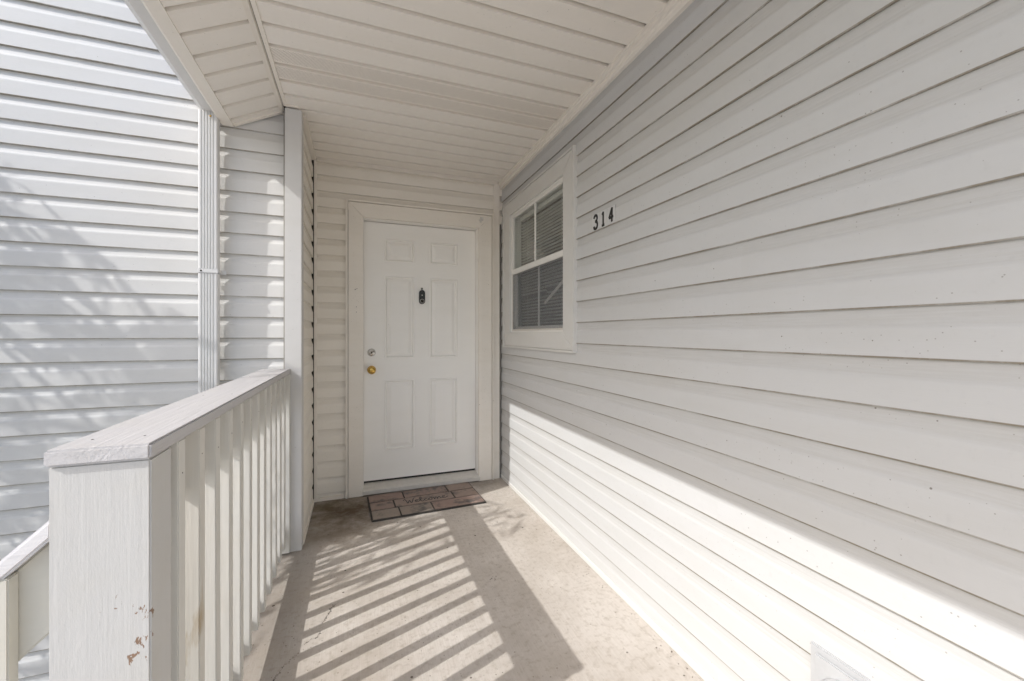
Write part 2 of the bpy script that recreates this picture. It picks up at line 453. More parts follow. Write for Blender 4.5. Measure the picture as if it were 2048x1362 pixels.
# ------------------------------------------------------------------ short left wall of the recess
nw = thing('return_wall', 'narrow beige siding return between the corner post and the entry wall', 'wall', (XN, YL-.02, 0), R(90))
NL = YD-YL+.02
for k in range(-16, 6):
    z = 1.853+S*k-.03
    if z < -.11: continue
    course(nw, .01, NL-.018, z, M['siding_entry'], 1000+k, 2.545 if z+S > 2.54 else None, PROF=PROF_L)
backing('sheathing', nw, (.0, NL+.02, OUT+.003, OUT+.08, -.1, 2.9))
box('base_trim', (0, NL-.02, -.008, .02, .0, .03), M['trim'], nw, .002)
box('corner_trim', (NL-.014, NL-.002, -.004, .012, 0, 2.55), M['dark'], nw, .001)
box('ceiling_trim', (.0, NL-.01, -.022, .015, 2.55, ZC+.001), M['trim'], nw, .002)

# ------------------------------------------------------------------ neighbouring wall on the left
LX0, LX1 = -4.6, -.345
lw = thing('neighbour_wall', 'tall sunlit white siding wall with tree shadows behind the downspout', 'wall', (LX0, YL, 0))
for k in range(-40, 22):
    z = 1.952+S*k
    jx = random.Random(300+(k+60)//2).uniform(2.2, 4.1)
    course(lw, 0, jx+.025, z, M['siding_new'], 1200+k, wob=.0014, PROF=PROF_L)
    course(lw, jx, LX1-LX0, z, M['siding_new'], 1300+k, wob=.0014, proud=.0014, PROF=PROF_L)
backing('sheathing', lw, (0, LX1-LX0, OUT+.003, OUT+.10, -2.95, 4.6))

# ------------------------------------------------------------------ porch roof: flat ceiling, sloping eave soffit, fascia, roof deck
ceil = thing('porch_ceiling', 'beige vinyl soffit ceiling with two perforated vent strips over the porch', 'ceiling', (0, 0, ZC))
PB = .1385; Y0 = 2.433       # groove line
XC0, XC1 = -.380, XR-.012
CY_END = -.50  # ceiling cut short behind the camera to let more light in
i0 = int((CY_END-Y0)/PB); i1 = int((YD-Y0)/PB)+1
rib = [(0, 0), (PB-.024, 0), (PB-.0225, .002), (PB-.0205, .015), (PB-.0095, .0155), (PB-.009, .034), (PB-.0035, .034), (PB-.003, -.0018), (PB-.0005, -.0018), (PB+.001, .002)]
def soffit_board(parent, length, mat, seed, loc, rot=(0, 0, 0), cut=None):
    prof = rib if cut is None else [p for p in rib if p[0] < cut]+[(cut, 0)]
    me = extrude_x(prof, length, max(2, int(length/.2)), .0008, seed)
    return link('soffit_board', me, mat, parent, loc, rot)
for i in range(i0, i1):
    y = Y0+i*PB
    m = M['perf'] if i in (-1, -2) else M['soffit']
    x1 = XC1; x0 = XC0
    if y >= 2.70: x0 = XN-.01
    soffit_board(ceil, x1-x0, m, 3000+i, (x0, y, 0), cut=(YD-.004-y) if y+PB > YD-.004 else None)
# eave soffit slopes down to the fascia
SX, SZ = -.655, 2.44-ZC
sl = math.atan2(-SZ, -.397-SX); Ls = math.hypot(SZ, -.397-SX)
for i in range(i0, int((YL-Y0)/PB)+1):
    y = Y0+i*PB-.008
    me = extrude_x(rib if y+PB < YL else [p for p in rib if p[0] < YL-.012-y]+[(YL-.012-y, 0)], Ls, 2, .0006, 3300+i)
    link('soffit_board', me, M['soffit'], ceil, (SX, y, SZ), (0, -sl, 0))
LC = YL-CY_END-.006
def along_y(name, prof, mat, parent, y0, y1, z=0):
    # profile of (x,z), swept from y0 to y1
    me = extrude_x([(-a, b) for a, b in prof], y1-y0, 8, .0006, hash(name) % 99, close=True)
    return link(name, me, mat, parent, (0, y0, z), (0, 0, R(90)))
# twin channels along the break, a dark slot between them
along_y('edge_channel', [(-.3905, -.006), (-.372, -.006), (-.371, .004), (-.3905, .006)], M['trim'], ceil, CY_END, YL-.09)
n_ = Vector((math.sin(sl), 0, -math.cos(sl)))
def sp(d, off): # point on the sloped soffit, d metres down from the break, off below it
    return (-.397-d*math.cos(sl)-off*math.sin(sl)*-1*-1, -d*math.sin(sl)-off*math.cos(sl))
along_y('edge_channel', [sp(.0, .006), sp(.021, .006), sp(.022, -.004), sp(0, -.004)], M['trim'], ceil, CY_END, YL-.03)
along_y('channel_slot', [(-.3975, .006), (-.390, .006), (-.390, .016), (-.3975, .016)], M['dark'], ceil, CY_END, YL-.03)
box('end_channel', (XN-.085, XN-.012, YL-.105, YL-.092, -.009, .006), M['trim'], ceil, .002)
box('end_channel', (XN-.016, XN-.002, YL-.092, YL+.02, -.009, .006), M['trim'], ceil, .002)
me = extrude_x([(-.010, -.010), (.010, -.010), (.010, .004), (-.010, .004)], Ls-.02, 2, close=True)
link('end_channel', me, M['trim'], ceil, (SX+.004, YL-.021, SZ+.004), (0, -sl, 0))
# fascia board wrapped in metal
fas = along_y('fascia', [(-.652, 2.436), (-.652, 2.446), (-.705, 2.456), (-.709, 2.60), (-.722, 2.60), (-.720, 2.448), (-.706, 2.437)], M['trim'], None, CY_END, YL-.006)
tag(fas, 'beige metal wrapped fascia board along the edge of the sloping eave', 'fascia')
# K-style gutter
gp = []
gut = thing('rain_gutter', 'pale grey metal gutter along the eave above the downspout', 'gutter', (0, 0, 0))
outer = [(-.724, 2.575), (-.724, 2.476), (-.728, 2.472), (-.778, 2.472), (-.786, 2.478), (-.794, 2.494), (-.808, 2.506), (-.822, 2.516), (-.832, 2.532), (-.837, 2.552), (-.838, 2.574), (-.826, 2.576)]
inner = [(-.828, 2.570), (-.831, 2.553), (-.826, 2.535), (-.816, 2.521), (-.803, 2.511), (-.789, 2.499), (-.781, 2.480), (-.730, 2.478), (-.730, 2.575)]
along_y('trough', outer+inner, M['gutter'], gut, CY_END, YL-.010)
along_y('end_cap', outer, M['gutter'], gut, YL-.010, YL-.004)
# roof deck above (shades the porch)
roof = link('roof_deck', mesh(
    [(-.86, CY_END-.05, 2.585), (XR+.3, CY_END-.05, 3.40), (XR+.3, 3.6, 3.40), (-.86, 3.6, 2.585), (-.86, CY_END-.05, 2.605), (XR+.3, CY_END-.05, 3.43), (XR+.3, 3.6, 3.43), (-.86, 3.6, 2.605)],
    [(0, 1, 2, 3), (7, 6, 5, 4), (0, 4, 5, 1), (1, 5, 6, 2), (2, 6, 7, 3), (3, 7, 4, 0)]), M['roof'])
# keep the deck clear of the neighbouring wall: it stops at that wall left of the recess
me = roof.data
bm = bmesh.new()
def prism(poly, y0, y1):
    a = [bm.verts.new((x, y0, z)) for x, z in poly]; b = [bm.verts.new((x, y1, z)) for x, z in poly]
    bm.faces.new(a); bm.faces.new(list(reversed(b)))
    for i in range(len(poly)):
        j = (i+1) % len(poly); bm.faces.new((a[j], a[i], b[i], b[j]))
def roofz(x): return 2.60+(x+.86)*.40
prism([(-.85, roofz(-.85)), (XR+.25, roofz(XR+.25)), (XR+.25, roofz(XR+.25)+.03), (-.85, roofz(-.85)+.03)], CY_END-.04, YL-.006)
prism([(XN-.05, ZC+.33), (XR+.25, ZC+.33), (XR+.25, ZC+.36), (XN-.05, ZC+.36)], YL+.0, 3.62)
prism([(-.70, 2.62), (XR+.25, 2.62), (XR+.25, roofz(XR+.25)-.01), (-.70, roofz(-.70)-.005)], CY_END-.03, CY_END-.01)
bmesh.ops.recalc_face_normals(bm, faces=bm.faces); bm.to_mesh(me); bm.free()
roof.parent = ceil; roof.location = (0, 0, -ZC)

# ------------------------------------------------------------------ corner post and downspout
cp = link('corner_post', boxm(-.044, .044, -.044, .044, 0, ZC-.012, .0035), M['cornerpost'], None, (-.3405, 2.724, 0))
tag(cp, 'square off-white corner post that the railing runs into', 'post')

dsp = thing('downspout', 'white corrugated metal downspout running down from the gutter', 'downspout', (-.7555, 2.711, -2.9))
W2, D2 = .045, .025
pr = []
def rr(cx, cy, r, a0, a1, n=4): return [(cx+r*math.cos(R(a0+(a1-a0)*i/n)), cy+r*math.sin(R(a0+(a1-a0)*i/n))) for i in range(n+1)]
pr += rr(W2-.008, -D2+.008, .008, 0, -90)
# flutes on the front face
xs = []
for i in range(5):
    xc = W2-.0185-i*.0135
    pr += [(xc+.0045, -D2), (xc+.002, -D2+.005), (xc-.002, -D2+.005), (xc-.0045, -D2)]
pr += rr(-W2+.008, -D2+.008, .008, -90, -180)
pr += rr(-W2+.008, D2-.008, .008, 180, 90) + rr(W2-.008, D2-.008, .008, 90, 0)
H = 2.9+2.472
vs = []; fs = []; k = len(pr); levels = [0, 2.2, 3.4, 4.2, H]
for z in levels:
    for (x, y) in pr: vs.append((x, y, z))
for i in range(len(levels)-1):
    for j in range(k): fs.append((i*k+j, i*k+(j+1) % k, (i+1)*k+(j+1) % k, (i+1)*k+j))
link('pipe', mesh(vs, fs), M['gutter'], dsp)
sz = 2.9+1.60
link('strap', boxm(-W2-.003, W2+.003, -D2-.003, D2+.003, sz-.012, sz+.012, .003), M['gutter'], dsp)
box('strap_tab', (W2, W2+.028, D2-.0015, D2+.0005, sz-.012, sz+.012), M['gutter'], dsp)
link('screw', lathe([(0, .004), (.004, .0035), (.005, 0)], 12), M['dark'], dsp, (-.03, -D2-.003, sz))
link('screw', lathe([(0, .004), (.004, .0035), (.005, 0)], 12), M['brass'], dsp, (.012, -D2, H-.028))

# ------------------------------------------------------------------ porch railing
rail = thing('porch_railing', 'white painted wooden porch railing with square balusters and wide flat cap', 'railing', (-.43, .95, 0))
ry = .95; rx = -.43
def rb(name, x0, x1, y0, y1, z0, z1, mat, bev=.0025):
    return box(name, (x0-rx, x1-rx, y0-ry, y1-ry, z0, z1), M[mat], rail, bev)
cap = rb('cap_rail', -.503, -.354, .945, 2.679, 1.029, 1.058, 'cap', .004)
post = link('post', boxm(-.0725, .0705, -.047, .045, 0, 1.0285, .003), M['post'], rail, (-.427-rx, 1.000-ry, 0))
post['label'] = 'thick weathered newel post with flaking paint'
rb('sub_rail', -.428, -.391, 1.046, 2.679, .895, 1.0285, 'picket')
rb('bottom_rail', -.428, -.391, 1.046, 2.679, .088, .168, 'picket')
pm = None
for i in range(12):
    far = 1.122+.127*i
    rnd = random.Random(i)
    b = box('baluster', (-.390-rx, -.357-rx, far-.038-ry, far-ry, .105+rnd.uniform(-.008, .008), 1.0285), M['picket_stained' if i == 1 else 'picket'], rail, .0022)
    b.rotation_euler = (rnd.uniform(-.002, .002), rnd.uniform(-.002, .002), rnd.uniform(-.03, .03))
for i in range(12):      # fixing nails through the tops and feet of the balusters
    far = 1.122+.127*i
    for z in (.955+.01*math.sin(i*2.1), .135+.006*math.cos(i*1.7)):
        o = link('nail', lathe([(0, .0006), (.0014, .0005), (.0018, 0)], 8), M['rubber'], rail, (-.3565-rx, far-.019+.004*math.sin(i*5)-ry, z), (0, 0, R(90)))
for y in (1.02, 1.62, 2.25, 2.62):
    for x in (-.472, -.392):
        o = link('nail', lathe([(0, .0006), (.0016, .0005), (.0021, 0)], 8), M['rubber'], rail, (x-rx+.004*math.sin(y*9), y-ry, 1.0582), (R(-90), 0, 0))
rb('end_board', -.428, -.355, 2.648, 2.6785, .012, 1.0285, 'picket')

# ------------------------------------------------------------------ stair railing going down beside the newel post
st = thing('stair_railing', 'cream stair railing sloping down beside the weathered newel post', 'railing', (-.50, 1.0, -.3))
slope = .94
def slant(name, x0, x1, y0, y1, top0, thick, mat, bev=.003):
    """board running from x0 down to x1 (x1<x0), its top at top0 where x=x0"""
    vs = []
    for x in (x0, x1):
        t = top0-(x0-x)*slope
        vs += [(x, y0, t-thick), (x, y1, t-thick), (x, y1, t), (x, y0, t)]
    me = mesh(vs, [(0, 1, 2, 3), (7, 6, 5, 4), (0, 4, 5, 1), (1, 5, 6, 2), (2, 6, 7, 3), (3, 7, 4, 0)])
    bm = bmesh.new(); bm.from_mesh(me); bmesh.ops.recalc_face_normals(bm, faces=bm.faces)
    bmesh.ops.bevel(bm, geom=list(bm.edges), offset=bev, segments=2, affect='EDGES'); bm.to_mesh(me); bm.free()
    return link(name, me, M[mat], st)
def zt(x): return .937-(-.50-x)*slope+.3
slant('handrail', 0, -2.2, -.036, .056, zt(-.50), .036, 'capx', .005)
slant('sub_rail', 0, -2.2, -.008, .030, zt(-.50)-.0365, .165, 'cream')
slant('bottom_rail', 0, -2.2, -.008, .030, zt(-.50)-.80, .10, 'cream')
for i in range(14):
    x = -.077-i*.14
    t = zt(-.50)-.037+x*slope
    box('baluster', (x-.019, x+.019, -.034, -.0085, t-.88, t+.012), M['cream'], st, .002)
box('end_post', (-2.29, -2.2, -.03, .06, -2.65, -.95), M['cream'], st, .003)
# concrete steps under it
stp = thing('stair_flight', 'concrete stair flight down from the porch below the sloping railing', 'stairs', (-.51, .0, -2.95))
for i in range(15):
    box('step', (-.02-.20*(i+1), -.20*i, -.15, 1.07, 0, 2.95-.19*(i+1)), M['concrete'], stp, .005)

# ------------------------------------------------------------------ front door
dc = thing('door_casing', 'wide beige metal casing and jamb around the front door', 'door frame', (.514, 3.40, 0))
cx = .514
def cas(name, x0, x1, y0, y1, z0, z1, mat='trim', bev=.002): return box(name, (x0-cx, x1-cx, y0-3.40, y1-3.40, z0, z1), M[mat], dc, bev)
def mitre(name, pts):  # flat board with mitred ends, pts in x,z
    vs = [(x-cx, 0, z) for x, z in pts]+[(x-cx, .03, z) for x, z in pts]
    k = len(pts); f = [tuple(range(k)), tuple(reversed(range(k, 2*k)))]+[(i, i+k, (i+1) % k+k, (i+1) % k) for i in range(k)]
    me = mesh(vs, f); bm = bmesh.new(); bm.from_mesh(me); bmesh.ops.recalc_face_normals(bm, faces=bm.faces)
    bmesh.ops.bevel(bm, geom=list(bm.edges), offset=.0018, segments=2, affect='EDGES'); bm.to_mesh(me); bm.free()
    return link(name, me, M['trim'], dc)
JL, JR, JT = .050, .978, 2.160
mitre('side_casing', [(-.058, .002), (JL, .002), (JL, JT), (-.058, 2.270)])
mitre('side_casing', [(JR, .002), (1.092, .002), (1.092, 2.270), (JR, JT)])
mitre('head_casing', [(-.0575, 2.2712), (JL+.0006, JT+.0012), (JR-.0006, JT+.0012), (1.0915, 2.2712)])
# outer channel that the siding tucks into
cas('edge_channel', -.078, -.062, 3.392, 3.43, .002, 2.289); cas('edge_channel', 1.096, 1.111, 3.392, 3.43, .002, 2.289)
cas('edge_channel', -.061, 1.095, 3.392, 3.43, 2.2745, 2.289)
cas('jamb', JL-.03, JL+.003, 3.431, 3.56, .03, JT+.02, 'doorpaint'); cas('jamb', JR-.003, JR+.03, 3.431, 3.56, .03, JT+.02, 'doorpaint')
cas('jamb', JL+.0035, JR-.0035, 3.431, 3.56, JT-.003, JT+.03, 'doorpaint')
cas('stop', JL+.004, JR-.004, 3.545, 3.58, .05, JT, 'dark')
# a broken white sensor stub and old fixing holes left on the casing
for i in range(5):
    rnd = random.Random(50+i)
    b = cas('sensor_stub', .993+rnd.uniform(-.012, .012)-.009, .993+rnd.uniform(-.012, .012)+.012, 3.388+rnd.uniform(0, .006), 3.3995, 2.222+rnd.uniform(-.02, .02)-.008, 2.222+rnd.uniform(-.02, .02)+.012, 'chipwhite', .002)
for (x, z) in ((-.005, 1.60), (.004, 1.605), (-.010, 1.597), (.0, 1.465), (.0, 1.425)):
    link('nail_hole', lathe([(0, .0006), (.0022, .0004), (.0027, 0)], 10), M['rubber'], dc, (x-cx, -.0004, z))

sill = link('door_sill', extrude_x([(-.012, .012), (-.012, .041), (-.006, .048), (.10, .066), (.16, .066), (.16, .012)], JR-JL+.012, 4, close=True), M['alum'], None, (JL-.006, 3.40, 0))
tag(sill, 'sloping metal door sill above the brick patterned mat', 'door sill')

door = thing('front_door', 'cream white six panel front door with brass knob', 'door', (.514, 3.50, .082))
DX0, DX1, DZ0, DZ1 = .055, .973, .082, 2.153
pans = [(.214, .451), (.576, .814)]; pz = [(.314, .882), (1.057, 1.723), (1.843, 2.027)]
X_ = sorted([DX0, DX1]+[v for p in pans for v in p]); Z_ = sorted([DZ0, DZ1]+[v for p in pz for v in p])
bm = bmesh.new(); gv = {}
for i, x in enumerate(X_):
    for j, z in enumerate(Z_): gv[i, j] = bm.verts.new((x-cx, 0, z-DZ0))
for i in range(len(X_)-1):
    for j in range(len(Z_)-1):
        if i in (1, 3) and j in (1, 3, 5): continue
        bm.faces.new((gv[i, j], gv[i+1, j], gv[i+1, j+1], gv[i, j+1]))
bmesh.ops.recalc_face_normals(bm, faces=bm.faces)
me = bpy.data.meshes.new('m'); 
# back and sides
x0, x1, z0, z1 = DX0-cx, DX1-cx, 0, DZ1-DZ0
b = [bm.verts.new(p) for p in ((x0, .045, z0), (x1, .045, z0), (x1, .045, z1), (x0, .045, z1))]
f4 = [bm.verts.new(p) for p in ((x0, 0.0, z0), (x1, 0.0, z0), (x1, 0.0, z1), (x0, 0.0, z1))]
bm.faces.new(b)
for i in range(4): bm.faces.new((f4[i], b[i], b[(i+1) % 4], f4[(i+1) % 4]))
bm.to_mesh(me); bm.free()
link('slab', me, M['doorpaint'], door)
for (xa, xb) in pans:
    for (za, zb) in pz:
        wv, hv = xb-xa, zb-za
        rings = [(0, 0), (.003, -.0045), (.009, -.0050), (.013, -.0005), (.0165, .0105), (.022, .0115), (.046, .0015), (.050, .0005)]
        vs = []; fs = []
        for (ins, dep) in rings:
            vs += [(ins, dep, ins), (wv-ins, dep, ins), (wv-ins, dep, hv-ins), (ins, dep, hv-ins)]
        for r in range(len(rings)-1):
            for q in range(4): fs.append((r*4+q, r*4+(q+1) % 4, r*4+4+(q+1) % 4, r*4+4+q))
        e = (len(rings)-1)*4; fs.append((e, e+1, e+2, e+3))
        link('panel', mesh(vs, fs), M['doorpaint'], door, (xa-cx, 0, za-DZ0))
box('door_sweep', (DX0-cx+.002, DX1-cx-.002, .004, .04, -.016, .0005), M['dark'], door)
kb = link('knob', lathe([(.0, .062), (.012, .0615), (.022, .058), (.029, .050), (.031, .043), (.029, .034), (.022, .026), (.013, .021), (.012, .012), (.030, .009), (.033, .005), (.034, 0)], 28), M['brass'], door, (.114-cx, 0, .968-DZ0)); kb['label'] = 'round polished brass door knob'
link('keyway', lathe([(0, .0635), (.007, .063), (.0075, .061)], 14), M['brass'], kb)
db = link('deadbolt', lathe([(.0, .026), (.012, .026), (.013, .021), (.018, .021), (.026, .017), (.031, .008), (.032, 0)], 28), M['chrome'], door, (.114-cx, 0, 1.108-DZ0)); db['label'] = 'satin chrome deadbolt cylinder above the knob'
link('keyway', lathe([(0, .0275), (.006, .0272), (.0065, .0255)], 14), M['dark'], db)
# video doorbell: capsule body, lens, button ring and a small nub above
bm = bmesh.new(); outl = []
w_, h_ = .0245, .0585
for i in range(13): a = R(180*i/12); outl.append((w_*math.cos(a), h_-w_+w_*math.sin(a)))
for i in range(13): a = R(180+180*i/12); outl.append((w_*math.cos(a), -h_+w_+w_*math.sin(a)))
k = len(outl); vs = []
for (s_, y) in ((1, 0), (1, -.020), (.93, -.024), (.80, -.0255)):
    vs += [(x*s_, y, z*(1-(1-s_)*.42)) for x, z in outl]
fs = [(r*k+i, r*k+(i+1) % k, r*k+k+(i+1) % k, r*k+k+i) for r in range(3) for i in range(k)]+[tuple(range(3*k, 4*k))]
bell = link('video_doorbell', mesh(vs, fs), M['black'], door, (.511-cx, 0, 1.563-DZ0)); bell['label'] = 'black oblong video doorbell on the door'
link('button_ring', mesh(*tube([(.016*math.cos(R(a)), -.0265, -.034+.016*math.sin(R(a))) for a in range(0, 361, 20)], .0016, n=6)), M['chrome'], bell)
link('button', lathe([(0, .028), (.009, .0275), (.011, .0255)], 16), M['dark'], bell, (0, 0, -.034))
link('lens', lathe([(0, .0275), (.004, .027), (.005, .0255)], 14), M['chrome'], bell, (0, 0, .014))
pp = link('peephole', lathe([(0, .012), (.006, .012), (.009, .009), (.0095, 0)], 16), M['chrome'], door, (.511-cx, 0, 1.634-DZ0))
link('lens', lathe([(0, .0135), (.005, .013), (.0055, .0118)], 14), M['dark'], pp)
# dark hall behind the door leaf
hall = link('hall_wall', boxm(-.2, 1.3, 3.70, 3.75, -.1, 2.6), M['grey']); hall['kind'] = 'structure'

# ------------------------------------------------------------------ window in the long wall
win = thing('sash_window', 'single hung window with grid bars in the siding wall beside the door', 'window', (XR, (OY0+OY1)/2, WZ0))
wy = (OY0+OY1)/2
def wbx(name, x0, x1, y0, y1, z0, z1, mat, bev=.002, par=None): return box(name, (x0-XR, x1-XR, y0-wy, y1-wy, z0-WZ0, z1-WZ0), M[mat], par or win, bev)
def wmitre(name, pts):
    vs = [(-.016, y-wy, z-WZ0) for y, z in pts]+[(.012, y-wy, z-WZ0) for y, z in pts]
    k = len(pts); f = [tuple(range(k)), tuple(reversed(range(k, 2*k)))]+[(i, i+k, (i+1) % k+k, (i+1) % k) for i in range(k)]
    me = mesh(vs, f); bm = bmesh.new(); bm.from_mesh(me); bmesh.ops.recalc_face_normals(bm, faces=bm.faces)
    bmesh.ops.bevel(bm, geom=list(bm.edges), offset=.002, segments=2, affect='EDGES'); bm.to_mesh(me); bm.free()
    return link(name, me, M['wtrim'], win)
A = [(WY0+.016, WZ0+.016), (WY1-.016, WZ0+.016), (WY1-.016, WZ1-.016), (WY0+.016, WZ1-.016)]
B = [(OY0, OZ0), (OY1, OZ0), (OY1, OZ1), (OY0, OZ1)]
e_ = .0006
wmitre('casing', [A[0], A[1], (B[1][0]-e_, B[1][1]), (B[0][0]+e_, B[0][1])])
wmitre('casing', [(A[1][0], A[1][1]+e_), (A[2][0], A[2][1]-e_), B[2], (B[1][0], B[1][1]+e_)])
wmitre('casing', [A[2], A[3], (B[3][0]+e_, B[3][1]), (B[2][0]-e_, B[2][1])])
wmitre('casing', [(A[3][0], A[3][1]-e_), (A[0][0], A[0][1]+e_), (B[0][0], B[0][1]+e_), B[3]])
wbx('edge_channel', XR-.021, XR+.012, WY0, WY0+.0145, WZ0, WZ1, 'wtrim'); wbx('edge_channel', XR-.021, XR+.012, WY1-.0145, WY1, WZ0, WZ1, 'wtrim')
wbx('edge_channel', XR-.021, XR+.012, WY0+.015, WY1-.015, WZ0, WZ0+.0145, 'wtrim'); wbx('edge_channel', XR-.021, XR+.012, WY0+.015, WY1-.015, WZ1-.0145, WZ1, 'wtrim')
# frame liner
for (a, b, c, d) in ((OY0-.01, OY0+.010, OZ0, OZ1), (OY1-.010, OY1+.01, OZ0, OZ1)): wbx('frame', XR+.0, XR+.085, a, b, c, d, 'sashwhite')
wbx('frame', XR, XR+.085, OY0+.0105, OY1-.0105, OZ1-.012, OZ1+.01, 'sashwhite'); wbx('frame', XR, XR+.085, OY0+.0105, OY1-.0105, OZ0-.01, OZ0+.012, 'sashwhite')
def sash(name, x, z0, z1, rails):
    y0, y1 = OY0+.011, OY1-.011
    p = bpy.data.objects.new(name, None)
    s1 = wbx(name, x, x+.022, y0, y1, z0, z0+rails[0], 'sashwhite')
    q = s1
    def sub(nm, X0, X1, ya, yb, za, zb, mat, bev=.0015):
        o = wbx(nm, X0, X1, ya, yb, za, zb, mat, bev); o.parent = q
        o.location = Vector(o.location)-Vector(q.location); return o
    sub('top_rail', x, x+.022, y0, y1, z1-rails[1], z1, 'sashwhite')
    sub('stile', x, x+.022, y0, y0+.020, z0+rails[0]+.0005, z1-rails[1]-.0005, 'sashwhite'); sub('stile', x, x+.022, y1-.020, y1, z0+rails[0]+.0005, z1-rails[1]-.0005, 'sashwhite')
    sub('grid_bar', x+.002, x+.012, wy-.009, wy+.009, z0+rails[0]+.0005, z1-rails[1]-.0005, 'sashwhite')
    sub('pane', x+.013, x+.016, y0+.015, y1-.015, z0+.012, z1-.012, 'glass', 0)
    return s1
sash('upper_sash', XR+.002, 1.737, OZ1-.013, (.040, .020))
sash('lower_sash', XR+.030, OZ0+.013, 1.770, (.032, .030))
sc_ = wbx('insect_screen', XR+.0075, XR+.0080, OY0+.02, OY1-.02, OZ0+.02, 1.735, 'screen', 0)
for (a, b, c, d) in ((OY0+.011, OY0+.021, OZ0+.0125, 1.736), (OY1-.021, OY1-.011, OZ0+.0125, 1.736), (OY0+.0215, OY1-.0215, OZ0+.0125, OZ0+.024)):
    wbx('screen_frame', XR+.003, XR+.012, a, b, c, d, 'alum', .001)

bl = thing('window_blind', 'white slatted blind with one broken slat hanging inside the window', 'blind', (XR+.075, wy, OZ0))
BY0, BY1 = OY0+.005-wy, OY1-.04-wy
zt_ = OZ1-.055
box('head_rail', (-.014, .022, BY0, BY1, zt_-OZ0, zt_-OZ0+.032), M['blind'], bl, .003)
slatm = {}
NS = 37
for i in range(NS):
    z = .022+i*(zt_-OZ0-.035)/NS
    a = R(5) if i > NS*.5 else R(20)
    wv = .0125
    prof = [(-wv, -.0018), (-wv*.4, .0004), (wv*.4, .0004), (wv, -.0018), (wv, -.0022), (wv*.4, -.0001), (-wv*.4, -.0001), (-wv, -.0022)]
    y0_, y1_ = BY0, BY1
    if i == 11: y1_ = BY0+.40; 
    if i == 12: y0_ = BY0+.42
    key = (round(y1_-y0_, 3))
    if key not in slatm: slatm[key] = extrude_x(prof, y1_-y0_, 4, .0006, 9, close=True)
    o = link('slat', slatm[key], M['blind'], bl, (0, y0_, z), (0, 0, 0))
    o.matrix_local = Matrix.Translation((0, y0_, z)) @ Matrix.Rotation(R(90), 4, 'Z') @ Matrix.Rotation(a, 4, 'X')
# the broken slat leans across the lower sash
o = box('broken_slat', (-.002, .002, -.17, .17, -.011, .011), M['blind'], bl)
o.location = (-.030, -.235, .27); o.rotation_euler = (R(-24), 0, 0); o['label'] = 'snapped slat hanging at a slant'
for yy in (BY0+.16, 0.02, BY1-.16):
    link('ladder_cord', mesh(*tube([(-.014, yy, .01), (-.014, yy, zt_-OZ0)], .0012, n=6)), M['blind'], bl)
box('bottom_rail', (-.012, .012, BY0, BY1, .004, .016), M['blind'], bl, .002)
# room behind: back wall, side walls, floor, ceiling as one shell
bm = bmesh.new()
for (x0, x1, y0, y1, z0, z1) in ((XR+2.2, XR+2.25, OY0-.8, OY1+.8, .0, 2.6), (XR+.12, XR+2.2, OY0-.85, OY0-.8, 0, 2.6), (XR+.12, XR+2.2, OY1+.8, OY1+.85, 0, 2.6), (XR+.12, XR+2.2, OY0-.8, OY1+.8, -.05, 0), (XR+.12, XR+2.2, OY0-.8, OY1+.8, 2.6, 2.65)):
    r = bmesh.ops.create_cube(bm, size=1)
    for v in r['verts']: v.co = Vector(((x0+x1)/2+v.co.x*(x1-x0), (y0+y1)/2+v.co.y*(y1-y0), (z0+z1)/2+v.co.z*(z1-z0)))
room = link('room_walls', bm_mesh(bm), M['room']); room['kind'] = 'structure'

# ------------------------------------------------------------------ house number 3 1 4 on clear-backed plates
digits = {
 '3': [[(.14, .80), (.24, .94), (.47, 1.0), (.72, .94), (.80, .77), (.68, .61), (.42, .54)], [(.42, .54), (.72, .48), (.86, .28), (.76, .07), (.48, 0), (.22, .05), (.13, .20)]],
 '1': [[(.30, .82), (.45, .90), (.52, 1.0)], [(.52, 1.0), (.52, .5), (.52, .02)], [(.28, .02), (.52, .02), (.76, .02)]],
 '4': [[(.70, 1.0), (.66, .5), (.66, 0)], [(.70, 1.0), (.42, .68), (.13, .33)], [(.13, .33), (.5, .33), (.92, .36)]],
}
words = {'3': 'three', '1': 'one', '4': 'four'}
for i, ch in enumerate('314'):
    Yc = 1.895-.0705*i
    p = thing('house_number', 'black numeral %s on a small pale plate on the siding' % words[ch], 'house number', (XR+.0001, Yc, 1.8495), R(-90), 'house number plates on the siding')
    box('plate', (-.034, .034, -.0016, .0004, -.0425, .0425), M['plate'], p, .0006)
    parts = []
    for stv in digits[ch]:
        pts = catmull([((x-.5)*.046, -.0020, (y-.5)*.070) for x, y in stv], 5)
        if ch != '3': pts = [Vector(((x-.5)*.046, -.0020, (y-.5)*.070)) for x, y in stv]
        parts.append(tube(pts, .0076 if ch == '3' else .0072, (1, .22), 10))
    link('numeral', mesh(*join(parts), smooth=False), M['ink'], p)

# ------------------------------------------------------------------ welcome mat of moulded bricks
mat = thing('door_mat', 'brick patterned rubber door mat reading Welcome in front of the door', 'door mat', (.490, 3.150, 0), R(2.6))
MW, MD = .405, .225
link('base', boxm(-MW, MW, -MD, MD, .001, .0115, .004), M['rubber'], mat)
rows = [(-MD+.010, -MD+.148, [(-MW+.010, -.215), (-.205, .015), (.025, MW-.010)]),
        (-MD+.158, -MD+.292, [(-MW+.010, -.235), (-.225, .205), (.215, MW-.010)]),
        (-MD+.302, MD-.010, [(-MW+.010, -.150), (-.140, .190), (.200, MW-.010)])]
for (y0, y1, bs) in rows:
    for (x0, x1) in bs: box('brick', (x0, x1, y0, y1, .0100, .0160), M['brick'], mat, .0025)
